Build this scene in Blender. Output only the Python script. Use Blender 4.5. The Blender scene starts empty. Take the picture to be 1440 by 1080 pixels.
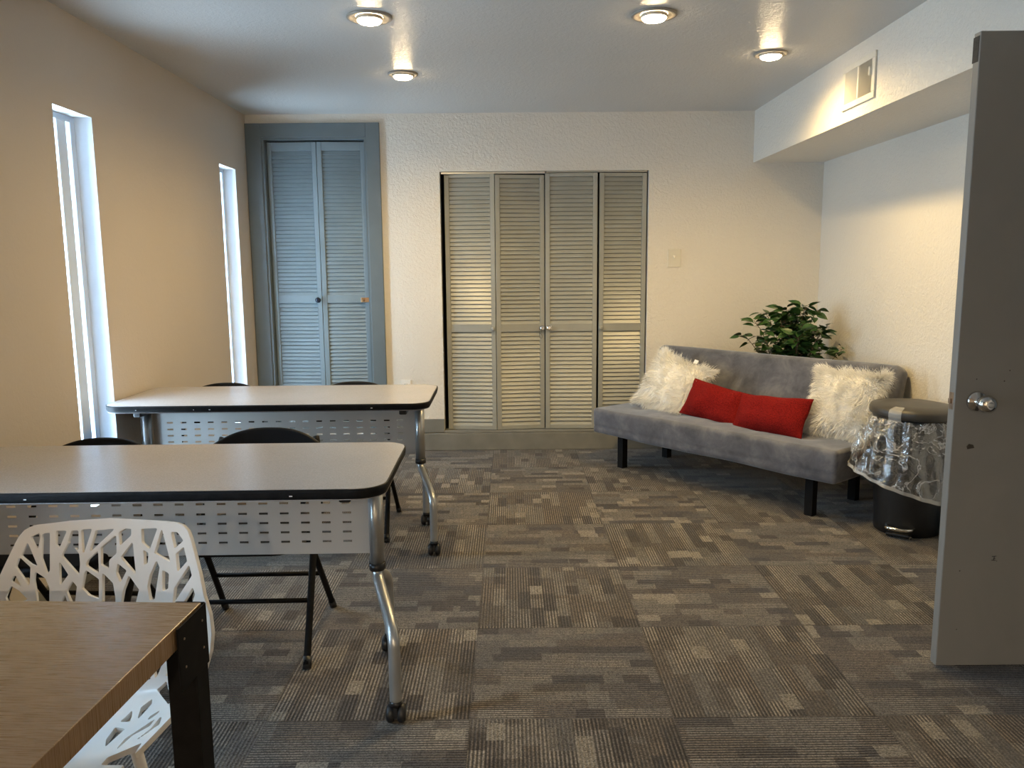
# Small meeting room: scene script
EXPOSURE = -0.24
BULB_E = 90.0
SPOT_W = 58.0
SKY = 52.0
CAMANG = (0.14421, 0.00218, -0.00831)
CAMH = 1.3479
import bpy, bmesh, math, random
import numpy as np
from mathutils import Vector, Matrix, noise as mnoise
random.seed(7)
PI = math.pi
scene = bpy.context.scene
COL = scene.collection

# ------------------------------------------------------------------ render look
scene.view_settings.view_transform = 'Standard'
scene.view_settings.look = 'None'
scene.view_settings.gamma = 1.0
scene.view_settings.use_curve_mapping = False
scene.view_settings.exposure = EXPOSURE
scene.cycles.use_denoising = True
scene.cycles.max_bounces = 10
scene.cycles.diffuse_bounces = 6
scene.cycles.glossy_bounces = 4
scene.cycles.transparent_max_bounces = 16
scene.cycles.caustics_reflective = False
scene.cycles.caustics_refractive = False
scene.cycles.sample_clamp_indirect = 6.0

# ------------------------------------------------------------------ room dimensions (metres)
XL, XR, YB, YF, ZC = -1.870, 2.263, 5.877, -5.00, 2.44
XS, ZS = 1.754, 2.082           # soffit face and underside
T = 0.16                        # wall thickness
WIN = [(1.51, 1.82), (3.41, 3.722), (5.315, 5.621)]
WZ0, WZ1 = 0.30, 2.032

# ------------------------------------------------------------------ mesh builder
class MB:
    def __init__(self):
        self.v, self.f, self.m, self.s = [], [], [], []
    def add(self, verts, faces, mat=0, smooth=False):
        b = len(self.v)
        self.v += [tuple(p) for p in verts]
        for f in faces:
            self.f.append([b + i for i in f]); self.m.append(mat); self.s.append(smooth)
        return self
    def box(self, lo, hi, mat=0, M=None):
        x0, y0, z0 = lo; x1, y1, z1 = hi
        v = [Vector(p) for p in ((x0,y0,z0),(x1,y0,z0),(x1,y1,z0),(x0,y1,z0),(x0,y0,z1),(x1,y0,z1),(x1,y1,z1),(x0,y1,z1))]
        if M is not None: v = [M @ p for p in v]
        return self.add(v, [(0,3,2,1),(4,5,6,7),(0,1,5,4),(1,2,6,5),(2,3,7,6),(3,0,4,7)], mat)
    def prism(self, poly, z0, z1, mat=0, M=None, smooth=False):
        n = len(poly)
        v = [Vector((x, y, z0)) for x, y in poly] + [Vector((x, y, z1)) for x, y in poly]
        if M is not None: v = [M @ p for p in v]
        self.add(v, [list(range(n-1, -1, -1)), list(range(n, 2*n))], mat)
        b = len(self.v) - 2*n
        for i in range(n):
            j = (i+1) % n
            self.f.append([b+i, b+j, b+n+j, b+n+i]); self.m.append(mat); self.s.append(smooth)
        return self
    def tube(self, path, r, n=14, mat=0, caps=True, rx=None, squash=1.0):
        P = [Vector(p) for p in path]; rings = []
        up = None
        for i, p in enumerate(P):
            t = (P[min(i+1, len(P)-1)] - P[max(i-1, 0)]).normalized()
            if up is None:
                a = Vector((1,0,0)) if abs(t.x) < .8 else Vector((0,1,0))
                up = (a - t*a.dot(t)).normalized()
            else:
                up = (up - t*up.dot(t)).normalized()
            w = t.cross(up)
            ri = r[i] if isinstance(r, (list, tuple)) else r
            rings.append([p + up*math.cos(2*PI*k/n)*ri + w*math.sin(2*PI*k/n)*ri*squash for k in range(n)])
        v = [q for R in rings for q in R]; f = []
        for i in range(len(P)-1):
            for k in range(n):
                k2 = (k+1) % n
                f.append((i*n+k, i*n+k2, (i+1)*n+k2, (i+1)*n+k))
        self.add(v, f, mat, True)
        if caps:
            b = len(self.v) - len(v)
            self.f.append([b+k for k in range(n-1, -1, -1)]); self.m.append(mat); self.s.append(False)
            self.f.append([b+(len(P)-1)*n+k for k in range(n)]); self.m.append(mat); self.s.append(False)
        return self
    def lathe(self, prof, n=40, mat=0, M=None, sx=1.0, sy=1.0, cap0=True, cap1=True):
        v = []
        for r, z in prof:
            for k in range(n):
                a = 2*PI*k/n
                v.append(Vector((r*sx*math.cos(a), r*sy*math.sin(a), z)))
        if M is not None: v = [M @ p for p in v]
        f = []
        for i in range(len(prof)-1):
            for k in range(n):
                k2 = (k+1) % n
                f.append((i*n+k, i*n+k2, (i+1)*n+k2, (i+1)*n+k))
        self.add(v, f, mat, True)
        b = len(self.v) - len(v)
        if cap0: self.f.append([b+k for k in range(n-1, -1, -1)]); self.m.append(mat); self.s.append(False)
        if cap1: self.f.append([b+(len(prof)-1)*n+k for k in range(n)]); self.m.append(mat); self.s.append(False)
        return self
    def grid(self, fn, nu, nv, mat=0, wrap_u=False):
        v = [fn(i/nu, j/nv) for j in range(nv+1) for i in range(nu + (0 if wrap_u else 1))]
        w = nu if wrap_u else nu+1
        f = []
        for j in range(nv):
            for i in range(nu):
                i2 = (i+1) % w
                f.append((j*w+i, j*w+i2, (j+1)*w+i2, (j+1)*w+i))
        return self.add(v, f, mat, True)
    def build(self, name, mats, parent=None, bevel=0, seg=2, auto=None, fix=True):
        me = bpy.data.meshes.new(name)
        me.from_pydata([tuple(p) for p in self.v], [], self.f)
        if not isinstance(mats, (list, tuple)): mats = [mats]
        for m in mats: me.materials.append(m)
        me.polygons.foreach_set('material_index', self.m)
        me.polygons.foreach_set('use_smooth', self.s)
        if fix:
            bm = bmesh.new(); bm.from_mesh(me)
            bmesh.ops.recalc_face_normals(bm, faces=bm.faces)
            bm.to_mesh(me); bm.free()
        me.update()
        o = bpy.data.objects.new(name, me); COL.objects.link(o)
        if parent is not None: o.parent = parent
        if bevel:
            md = o.modifiers.new('bevel', 'BEVEL'); md.width = bevel; md.segments = seg
            md.limit_method = 'ANGLE'; md.angle_limit = math.radians(40)
        return o

def tag(o, label=None, cat=None, group=None, kind=None):
    if label: o['label'] = label
    if cat: o['category'] = cat
    if group: o['group'] = group
    if kind: o['kind'] = kind
    return o
def thing(name, label, cat, loc=(0,0,0), rz=0, group=None):
    o = bpy.data.objects.new(name, None); COL.objects.link(o)
    o.location = loc; o.rotation_euler = (0, 0, rz); o.empty_display_size = .1
    return tag(o, label, cat, group)
def struct(o): o['kind'] = 'structure'; return o
def dup(root, loc=None, rz=None, label=None):
    r = root.copy(); COL.objects.link(r)
    if loc is not None: r.location = loc
    if rz is not None: r.rotation_euler = (0, 0, rz)
    if label: r['label'] = label
    for ch in list(root.children):
        c = ch.copy(); COL.objects.link(c); c.parent = r
        for g in list(ch.children):
            d = g.copy(); COL.objects.link(d); d.parent = c
    return r
def catmull(P, n=8):
    P = [Vector(p) for p in P]
    Q = [2*P[0]-P[1]] + P + [2*P[-1]-P[-2]]
    out = []
    for i in range(1, len(Q)-2):
        a, b, c, d = Q[i-1:i+3]
        for k in range(n):
            t = k/n
            out.append(.5*((2*b) + (c-a)*t + (2*a-5*b+4*c-d)*t*t + (3*b-a-3*c+d)*t**3))
    out.append(P[-1]); return out
def round_rect(x0, y0, x1, y1, r, n=8):
    p = []
    for cx, cy, a0 in ((x1-r, y0+r, -PI/2), (x1-r, y1-r, 0), (x0+r, y1-r, PI/2), (x0+r, y0+r, PI)):
        for k in range(n+1):
            a = a0 + PI/2*k/n
            p.append((cx + r*math.cos(a), cy + r*math.sin(a)))
    return p

# ------------------------------------------------------------------ material helpers
class NT:
    def __init__(self, name):
        self.mat = bpy.data.materials.new(name); self.mat.use_nodes = True
        self.t = self.mat.node_tree; self.n = self.t.nodes
        self.bsdf = self.n['Principled BSDF']; self.out = self.n['Material Output']
    def new(self, kind, **kw):
        nd = self.n.new(kind)
        for k, v in kw.items():
            setattr(nd, k, v)
        return nd
    def put(self, sock, val):
        if isinstance(val, bpy.types.NodeSocket): self.t.links.new(val, sock)
        else: sock.default_value = val
    def math(self, op, a, b=0.0, c=0.0):
        nd = self.new('ShaderNodeMath', operation=op)
        self.put(nd.inputs[0], a); self.put(nd.inputs[1], b); self.put(nd.inputs[2], c)
        return nd.outputs[0]
    def coords(self, which='Object'):
        return self.new('ShaderNodeTexCoord').outputs[which]
    def sep(self, vec):
        nd = self.new('ShaderNodeSeparateXYZ'); self.put(nd.inputs[0], vec); return nd.outputs
    def comb(self, x, y, z=0.0):
        nd = self.new('ShaderNodeCombineXYZ')
        for s, v in zip(nd.inputs, (x, y, z)): self.put(s, v)
        return nd.outputs[0]
    def noise(self, vec, scale, detail=2.0, rough=.5, dist=0.0):
        nd = self.new('ShaderNodeTexNoise')
        self.put(nd.inputs['Vector'], vec); self.put(nd.inputs['Scale'], scale)
        nd.inputs['Detail'].default_value = detail; nd.inputs['Roughness'].default_value = rough
        nd.inputs['Distortion'].default_value = dist
        return nd.outputs['Fac']
    def white(self, vec):
        nd = self.new('ShaderNodeTexWhiteNoise', noise_dimensions='3D'); self.put(nd.inputs['Vector'], vec)
        return nd.outputs['Value']
    def ramp(self, fac, stops, interp='LINEAR'):
        nd = self.new('ShaderNodeValToRGB'); cr = nd.color_ramp; cr.interpolation = interp
        while len(cr.elements) < len(stops): cr.elements.new(.5)
        for e, (p, c) in zip(cr.elements, stops):
            e.position = p; e.color = (*c, 1) if len(c) == 3 else c
        self.put(nd.inputs[0], fac); return nd.outputs[0]
    def mix(self, fac, a, b, blend='MIX'):
        nd = self.new('ShaderNodeMix', data_type='RGBA', blend_type=blend)
        self.put(nd.inputs[0], fac)
        for s, v in ((nd.inputs[6], a), (nd.inputs[7], b)):
            if isinstance(v, tuple) and len(v) == 3: v = (*v, 1)
            self.put(s, v)
        return nd.outputs[2]
    def bump(self, height, strength=.3, dist=.002):
        nd = self.new('ShaderNodeBump'); nd.inputs['Strength'].default_value = strength
        nd.inputs['Distance'].default_value = dist
        self.put(nd.inputs['Height'], height); self.t.links.new(nd.outputs[0], self.bsdf.inputs['Normal'])
    def set(self, **kw):
        for k, v in kw.items():
            if isinstance(v, tuple) and len(v) == 3 and k in ('Base Color', 'Sheen Tint', 'Emission Color', 'Specular Tint'): v = (*v, 1)
            self.put(self.bsdf.inputs[k.replace('_', ' ')], v)
        return self

def simple(name, col, rough=.5, metal=0.0, vary=.08, vscale=12.0, bump=0.0, bscale=120.0, spec=.5, coat=0.0):
    m = NT(name); co = m.coords()
    f = m.noise(co, vscale, 3)
    lo = tuple(c*(1-vary) for c in col); hi = tuple(min(1, c*(1+vary)) for c in col)
    m.set(**{'Base Color': m.ramp(f, [(.3, lo), (.7, hi)]), 'Roughness': rough, 'Metallic': metal,
             'Specular IOR Level': spec, 'Coat Weight': coat})
    if bump: m.bump(m.noise(co, bscale, 3), bump, .002)
    return m.mat

def plaster(name, col, rough, strength, scale=48.0, dist=.004, spec=.4):
    m = NT(name); co = m.coords()
    n1 = m.noise(co, scale, 4, .6, .6); n2 = m.noise(co, scale*2.7, 2)
    soft = m.ramp(n1, [(.40, (0,0,0)), (.62, (1,1,1))])
    h = m.math('ADD', soft, m.math('MULTIPLY', n2, .5))
    big = m.noise(co, 1.3, 2)
    m.set(**{'Base Color': m.ramp(big, [(.3, tuple(c*.97 for c in col)), (.7, tuple(min(1, c*1.02) for c in col))]),
             'Roughness': rough, 'Specular IOR Level': spec})
    m.bump(h, strength, dist)
    return m.mat

PAINT = (0.80, 0.76, 0.69)
M = {}
M['wall'] = plaster('wall_plaster', PAINT, .42, .55)
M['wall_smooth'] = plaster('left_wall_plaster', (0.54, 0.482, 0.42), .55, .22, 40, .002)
M['ceiling'] = plaster('ceiling_plaster', (0.60, 0.59, 0.575), .30, .38, 60, .003, .5)
M['grey_paint'] = simple('grey_door_paint', (0.325, 0.330, 0.300), .30, vary=.06, vscale=6, bump=.08, bscale=60)
M['blue_paint'] = simple('blue_grey_paint', (0.205, 0.260, 0.290), .40, vary=.06, vscale=6, bump=.08, bscale=60)
M['casing_paint'] = simple('casing_paint', (0.135, 0.165, 0.180), .42, vary=.06, vscale=6)
M['base_paint'] = simple('baseboard_paint', (0.20, 0.20, 0.185), .45, vary=.10, vscale=9, bump=.1, bscale=40)
M['chrome'] = simple('chrome', (0.75, 0.74, 0.72), .16, 1.0, .03)
M['silver'] = simple('silver_paint_metal', (0.46, 0.47, 0.47), .34, .75, .04)
M['panel_metal'] = simple('perforated_panel_metal', (0.50, 0.49, 0.47), .45, .0, .04, 5)
M['black_plastic'] = simple('black_plastic', (0.012, 0.012, 0.013), .38, vary=.2)
M['black_metal'] = simple('black_metal', (0.010, 0.0095, 0.0095), .6, vary=.2, vscale=30, spec=.10)
M['black_vinyl'] = simple('black_vinyl', (0.008, 0.008, 0.009), .55, spec=.14, vary=.15, bump=.1, bscale=220)
M['black_edge'] = simple('black_edge_band', (0.010, 0.010, 0.011), .55, vary=.3, vscale=40, spec=.12)
M['white_plastic'] = simple('white_plastic', (0.88, 0.86, 0.83), .20, vary=.02, spec=.5)
M['cover_plate'] = simple('cream_cover_plate', (0.74, 0.70, 0.60), .35, vary=.03)
M['vent_white'] = simple('vent_enamel', (0.78, 0.74, 0.64), .40, vary=.03)
M['lid'] = simple('bin_lid_reflection_tint', (0.050, 0.046, 0.040), .42, vary=.1)  # black lid plastic, its brownish reflection painted into the base colour
M['dark'] = simple('dark_recess', (0.02, 0.02, 0.02), .8)
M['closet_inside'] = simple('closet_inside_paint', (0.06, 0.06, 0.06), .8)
M['alu'] = simple('window_aluminium', (0.58, 0.66, 0.76), .40, .0, .05, 8)
M['reveal'] = simple('white_reveal_paint', (0.88, 0.88, 0.87), .5, vary=.02)
M['trim_ring'] = simple('downlight_trim', (0.30, 0.27, 0.23), .35, .0, .04)
M['bulb_side'] = simple('bulb_collar', (0.55, 0.50, 0.42), .5)
M['brass'] = simple('brass_latch', (0.55, 0.33, 0.17), .32, .8, .08, 40)
M['dark_knob'] = simple('dark_knob', (0.02, 0.025, 0.04), .18, .5, .1)
M['tag_white'] = simple('white_fabric_tag', (0.85, 0.85, 0.86), .7)
M['chip'] = simple('bare_paint_chip', (0.045, 0.038, 0.030), .7, vary=.4, vscale=80)
M['ink'] = simple('dark_ink', (0.012, 0.012, 0.012), .6)
M['hinge_steel'] = simple('latch_steel', (0.30, 0.22, 0.16), .4, .8, .2, 60)

def bulb_mat():
    m = NT('lit_bulb')
    m.set(**{'Base Color': (1.0, .9, .75), 'Emission Color': (1.0, .74, .42), 'Emission Strength': BULB_E})
    return m.mat
M['bulb'] = bulb_mat()

def glass_mat():
    m = NT('window_glass'); t = m.t
    tr = m.new('ShaderNodeBsdfTransparent'); gl = m.new('ShaderNodeBsdfGlossy')
    gl.inputs['Roughness'].default_value = .02
    fr = m.new('ShaderNodeFresnel'); fr.inputs['IOR'].default_value = 1.45
    mx = m.new('ShaderNodeMixShader'); ge = m.new('ShaderNodeNewGeometry')
    front = m.math('SUBTRACT', 1.0, ge.outputs['Backfacing'])
    m.put(mx.inputs[0], m.math('MINIMUM', m.math('MULTIPLY', fr.outputs[0], front), .35)); t.links.new(tr.outputs[0], mx.inputs[1]); t.links.new(gl.outputs[0], mx.inputs[2])
    t.links.new(mx.outputs[0], m.out.inputs['Surface'])
    return m.mat
M['glass'] = glass_mat()

def liner_mat():
    m = NT('clear_plastic_film'); t = m.t; co = m.coords()
    tr = m.new('ShaderNodeBsdfTransparent'); tr.inputs[0].default_value = (.93, .945, .95, 1)
    m.set(**{'Base Color': (.80, .82, .84), 'Roughness': .35})
    gl = m.new('ShaderNodeBsdfGlossy'); gl.inputs['Color'].default_value = (.95, .97, 1, 1); gl.inputs['Roughness'].default_value = .14
    n1 = m.noise(co, 7, 3, .55, 1.6); n3 = m.noise(co, 13, 3, .6, 1.2)
    def ridge(n, k):
        return m.math('MAXIMUM', m.math('SUBTRACT', 1.0, m.math('MULTIPLY', m.math('ABSOLUTE', m.math('SUBTRACT', n, .5)), k)), 0.0)
    r1 = ridge(n1, 26.0); r2 = ridge(n3, 18.0)
    bp = m.new('ShaderNodeBump'); bp.inputs['Strength'].default_value = .9; bp.inputs['Distance'].default_value = .012
    m.put(bp.inputs['Height'], m.math('ADD', m.math('ADD', n1, m.math('MULTIPLY', n3, .6)), m.math('MULTIPLY', r1, .12)))
    t.links.new(bp.outputs[0], gl.inputs['Normal'])
    lw = m.new('ShaderNodeLayerWeight'); lw.inputs[0].default_value = .35; t.links.new(bp.outputs[0], lw.inputs['Normal'])
    m1 = m.new('ShaderNodeMixShader'); m.put(m1.inputs[0], m.math('MINIMUM', m.math('ADD', .10, m.math('MULTIPLY', lw.outputs['Facing'], .27)), .5))
    t.links.new(tr.outputs[0], m1.inputs[1]); t.links.new(gl.outputs[0], m1.inputs[2])
    m2 = m.new('ShaderNodeMixShader'); m.put(m2.inputs[0], m.math('ADD', .015, m.math('ADD', m.math('MULTIPLY', r1, .34), m.math('MULTIPLY', r2, .12))))
    t.links.new(m1.outputs[0], m2.inputs[1]); t.links.new(m.bsdf.outputs[0], m2.inputs[2])
    t.links.new(m2.outputs[0], m.out.inputs['Surface'])
    return m.mat
M['liner'] = liner_mat()
def hem_mat():
    m = NT('plastic_hem'); t = m.t
    tr = m.new('ShaderNodeBsdfTransparent'); m.set(**{'Base Color': (.8, .8, .78), 'Roughness': .25})
    mx = m.new('ShaderNodeMixShader'); mx.inputs[0].default_value = .34
    t.links.new(tr.outputs[0], mx.inputs[1]); t.links.new(m.bsdf.outputs[0], mx.inputs[2])
    t.links.new(mx.outputs[0], m.out.inputs['Surface'])
    return m.mat
M['hem'] = hem_mat()

def carpet():
    m = NT('carpet_tiles'); p = m.sep(m.coords())
    S = .615
    px = m.math('DIVIDE', m.math('ADD', p[0], .13), S); py = m.math('DIVIDE', m.math('SUBTRACT', p[1], 2.24), S)
    tx, ty = m.math('FLOOR', px), m.math('FLOOR', py)
    fx = m.math('MULTIPLY', m.math('SUBTRACT', px, tx), S); fy = m.math('MULTIPLY', m.math('SUBTRACT', py, ty), S)
    odd = m.math('FLOORED_MODULO', m.math('ADD', tx, ty), 2.0)
    sel = lambda a, b: m.math('ADD', m.math('MULTIPLY', a, m.math('SUBTRACT', 1.0, odd)), m.math('MULTIPLY', b, odd))
    a, b = sel(fx, fy), sel(fy, fx)                        # along / across the tufted rows
    tid = m.math('ADD', m.math('MULTIPLY', tx, 17.3), m.math('MULTIPLY', ty, 5.7))
    def cells(h, w, seed):
        row = m.math('FLOOR', m.math('DIVIDE', b, h))
        off = m.white(m.comb(row, tid, seed))
        cell = m.math('FLOOR', m.math('ADD', m.math('DIVIDE', a, w), m.math('MULTIPLY', off, 3.0)))
        return m.white(m.comb(cell, m.math('ADD', tid, m.math('MULTIPLY', row, .37)), seed + .5))
    big = cells(.1025, .26, 3.0); mid = cells(.0513, .17, 1.0); sml = cells(.0513, .088, 7.0)
    base = m.ramp(big, [(0, (.070,.061,.053)), (.3, (.085,.079,.073)), (.55, (.098,.090,.081)), (.78, (.078,.066,.055))], 'CONSTANT')
    dark = m.ramp(mid, [(0, (.046,.041,.038)), (.13, (.070,.061,.053)), (.22, (.09,.085,.078)), (.8, (.112,.102,.090))], 'CONSTANT')
    usemid = m.ramp(mid, [(0, (1,1,1)), (.20, (0,0,0)), (.80, (1,1,1))], 'CONSTANT')
    col = m.mix(usemid, base, dark)
    light = m.ramp(sml, [(0, (0,0,0)), (.945, (1,1,1))], 'CONSTANT')
    col = m.mix(light, col, (.185, .167, .140))
    dk = m.ramp(sml, [(0, (1,1,1)), (.05, (0,0,0))], 'CONSTANT')
    col = m.mix(dk, col, (.045, .038, .033))
    # tufted rows
    st = m.math('FRACT', m.math('DIVIDE', b, .0116))
    tri = m.math('MULTIPLY', m.math('ABSOLUTE', m.math('SUBTRACT', st, .5)), 2.0)
    amp = m.math('MULTIPLY', m.math('ADD', m.math('MULTIPLY', cells(.0769, .21, 11.0), 1.15), .22), m.math('SUBTRACT', 1.0, m.math('MULTIPLY', light, .8)))
    line = m.ramp(tri, [(.38, (.50,.48,.46)), (.72, (2.25,2.15,2.0))])
    col = m.mix(m.math('MINIMUM', amp, 1.0), col, m.mix(1.0, col, line, 'MULTIPLY'))
    g = m.white(m.comb(m.math('FLOOR', m.math('MULTIPLY', p[0], 270.0)), m.math('FLOOR', m.math('MULTIPLY', p[1], 270.0)), 2.0))
    col = m.mix(1.0, col, m.ramp(g, [(0, (.48,.48,.48)), (1, (1.52,1.52,1.52))]), 'MULTIPLY')
    # tile joints
    e = m.math('MINIMUM', m.math('MINIMUM', fx, m.math('SUBTRACT', S, fx)), m.math('MINIMUM', fy, m.math('SUBTRACT', S, fy)))
    col = m.mix(m.math('MULTIPLY', m.math('LESS_THAN', e, .0020), .5), col, (.035, .03, .026))
    m.set(**{'Base Color': col, 'Roughness': .92, 'Specular IOR Level': .15, 'Sheen Weight': .15, 'Sheen Roughness': .5})
    m.bump(m.math('ADD', tri, m.math('MULTIPLY', g, .7)), .5, .004)
    return m.mat
M['carpet'] = carpet()

def laminate():
    m = NT('table_laminate'); co = m.coords()
    n = m.noise(co, 3, 4); g = m.noise(co, 260, 2)
    c = m.ramp(n, [(.3, (.375,.36,.365)), (.7, (.415,.398,.402))])
    c = m.mix(.35, c, m.ramp(g, [(.35, (.29,.275,.275)), (.65, (.48,.46,.46))]))
    m.set(**{'Base Color': c, 'Roughness': m.math('ADD', .22, m.math('MULTIPLY', n, .08)), 'Specular IOR Level': .6})
    return m.mat
M['laminate'] = laminate()

def wood():
    m = NT('brown_wood_veneer'); p = m.sep(m.coords())
    v = m.comb(m.math('MULTIPLY', p[0], 1.4), m.math('MULTIPLY', p[1], 14.0), m.math('MULTIPLY', p[2], 14.0))
    n = m.noise(v, 3.0, 6, .6, .8); fine = m.noise(m.comb(m.math('MULTIPLY', p[0], 5.0), m.math('MULTIPLY', p[1], 130.0), p[2]), 4.0, 3)
    c = m.ramp(n, [(.25, (.235,.142,.068)), (.5, (.285,.180,.092)), (.75, (.330,.216,.116))])
    c = m.mix(.35, c, m.ramp(fine, [(.35, (.19,.118,.06)), (.65, (.36,.25,.148))]))
    m.set(**{'Base Color': c, 'Roughness': m.math('ADD', .20, m.math('MULTIPLY', fine, .16)), 'Specular IOR Level': .6})
    m.bump(m.math('ADD', n, m.math('MULTIPLY', fine, .5)), .12, .002)
    return m.mat
M['wood'] = wood()

def suede(name, c0, c1, c2):
    m = NT(name); co = m.coords()
    n = m.noise(co, 7.5, 6, .66, .35); f = m.noise(co, 300, 2)
    c = m.ramp(n, [(.32, c0), (.5, c1), (.66, c2)])
    m.set(**{'Base Color': c, 'Roughness': .85, 'Specular IOR Level': .2, 'Sheen Weight': .45, 'Sheen Roughness': .45})
    m.bump(m.math('ADD', m.math('MULTIPLY', n, .8), m.math('MULTIPLY', f, .25)), .25, .006)
    return m.mat
M['suede'] = suede('grey_microsuede', (.070,.074,.092), (.112,.117,.142), (.175,.178,.200))
def redcloth():
    m = NT('red_woven_cloth'); co = m.coords()
    n = m.noise(co, 9, 3); f = m.noise(co, 190, 3, .7)
    c = m.mix(.6, m.ramp(n, [(.3, (.15,.004,.004)), (.7, (.21,.007,.006))]), m.ramp(f, [(.38, (.06,.001,.001)), (.62, (.30,.014,.010))]))
    m.set(**{'Base Color': c, 'Roughness': .85, 'Specular IOR Level': .12})
    m.bump(m.math('ADD', f, m.math('MULTIPLY', n, 1.2)), .7, .006)
    return m.mat
M['red'] = redcloth()
M['fur'] = simple('white_shaggy_fur', (0.93, 0.915, 0.875), .55, vary=.04, vscale=20, spec=.3)
def leafmat():
    m = NT('green_leaf'); co = m.coords()
    n = m.noise(co, 11, 3)
    c = m.ramp(n, [(.3, (.010,.035,.010)), (.5, (.030,.085,.018)), (.62, (.055,.12,.030)), (.74, (.14,.19,.085))])
    m.set(**{'Base Color': c, 'Roughness': .38, 'Specular IOR Level': .5})
    return m.mat
M['leaf'] = leafmat()
M['stem'] = simple('brown_stem', (.11, .075, .045), .7, vary=.3, vscale=60)
M['pot'] = simple('dark_pot', (.03, .028, .026), .6, vary=.2)
M['soil'] = simple('potting_moss', (.05, .04, .025), .95, vary=.4, vscale=50, bump=.6)
def doorface():
    m = NT('dark_grey_door_paint'); co = m.coords()
    n = m.noise(co, 2.2, 4, .6, .6); s = m.noise(co, 7, 5, .65, 1.5)
    c = m.ramp(n, [(.3, (.205,.202,.195)), (.7, (.232,.228,.218))])
    scuff = m.ramp(s, [(.60, (0,0,0)), (.72, (1,1,1))])
    c = m.mix(m.math('MULTIPLY', scuff, .18), c, (.26,.255,.245))
    m.set(**{'Base Color': c, 'Roughness': .40, 'Specular IOR Level': .45})
    m.bump(m.noise(co, 90, 2), .06, .002)
    return m.mat
M['door_dark'] = doorface()
M['ground'] = simple('pale_concrete', (.55, .55, .53), .9, vary=.15, vscale=1.5)

# ================================================================== SETTING
struct(MB().box((XL-T, YF-T, -.05), (XR+T+1.3, YB+.75, 0)).build('floor', M['carpet']))
struct(MB().box((XL-T, YF-T, ZC), (XR+T+1.3, YB+.75, ZC+.08)).build('ceiling', M['ceiling']))

# left wall with four narrow window openings
mb = MB(); y = YF-T
for a, b in WIN + [(YB+.12, None)]:
    mb.box((XL-T, y, 0), (XL, a, ZC))
    if b is not None:
        mb.box((XL-T, a, 0), (XL, b, WZ0)).box((XL-T, a, WZ1), (XL, b, ZC)); y = b
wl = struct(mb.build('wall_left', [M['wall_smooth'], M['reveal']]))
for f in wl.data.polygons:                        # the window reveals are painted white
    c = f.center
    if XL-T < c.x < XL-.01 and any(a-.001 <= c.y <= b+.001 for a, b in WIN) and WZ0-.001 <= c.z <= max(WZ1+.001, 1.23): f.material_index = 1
struct(MB().box((XL, YF-T, 0), (XR+T, YF, ZC)).build('wall_front', M['wall']))
# right wall with the doorway the dark door belongs to
DY0, DY1, DZ = 1.66, 2.50, 2.05
mb = MB().box((XR, YF, 0), (XR+T, DY0, ZC)).box((XR, DY0, DZ), (XR+T, DY1, ZC)).box((XR, DY1, 0), (XR+T, YB+.12, ZC))
struct(mb.build('wall_right', M['wall']))
struct(MB().prism([(XR+T, .9), (XR+T+1.3, .9), (XR+T+1.3, 3.3), (XR+T, 3.3), (XR+T, 3.2), (XR+T+1.2, 3.2), (XR+T+1.2, 1.0), (XR+T, 1.0)], 0, ZC).build('wall_hallway', M['wall']))
# dropped soffit
struct(MB().box((XS, YF, ZS), (XR, YB, ZC)).build('ceiling_soffit', M['wall']))
# back wall with two closet openings
LX0, LX1, LZ1 = -1.757, -1.013, 2.283
CX0, CX1, CZ1 = -.494, 1.009, 2.036
PZ = .137
mb = MB()
mb.box((XL, YB, 0), (LX0, YB+.12, ZC)).box((LX0, YB, LZ1), (LX1, YB+.12, ZC)).box((LX0, YB, 0), (LX1, YB+.12, PZ))
mb.box((LX1, YB, 0), (CX0, YB+.12, ZC)).box((CX0, YB, CZ1), (CX1, YB+.12, ZC)).box((CX0, YB, 0), (CX1, YB+.12, PZ))
mb.box((CX1, YB, 0), (XR, YB+.12, ZC))
struct(mb.build('wall_back', M['wall']))
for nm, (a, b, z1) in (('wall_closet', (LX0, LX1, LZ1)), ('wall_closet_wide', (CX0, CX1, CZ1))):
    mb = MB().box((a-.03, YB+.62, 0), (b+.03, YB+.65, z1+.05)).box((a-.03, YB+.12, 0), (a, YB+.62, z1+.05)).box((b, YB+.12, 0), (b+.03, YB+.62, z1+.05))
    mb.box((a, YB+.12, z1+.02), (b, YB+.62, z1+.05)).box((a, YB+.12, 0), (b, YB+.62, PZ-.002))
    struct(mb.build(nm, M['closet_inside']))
# painted base along the back wall: a low ledge with a second board above it
mb = MB().box((LX1-.74, YB-.030, 0), (XR, YB, .128)).build('baseboard_back', M['base_paint'], bevel=.004); struct(mb)
struct(MB().box((-.912, YB-.014, .134), (CX0-.002, YB, .236)).build('baseboard_upper', M['base_paint'], bevel=.003))
struct(MB().box((CX1+.004, YB-.014, .134), (XR, YB, .236)).build('baseboard_upper', M['base_paint'], bevel=.003))
struct(MB().box((XL, YF, 0), (XL+.014, YB-.031, .10)).build('baseboard_left', M['base_paint'], bevel=.003))
struct(MB().box((XR-.014, DY1+.08, 0), (XR, YB-.031, .10)).build('baseboard_right', M['base_paint'], bevel=.003))
# sill under the louvered closet doors
struct(MB().box((CX0+.002, YB-.024, .129), (CX1-.002, YB+.06, .147)).build('trim_1', M['base_paint'], bevel=.003))
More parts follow.
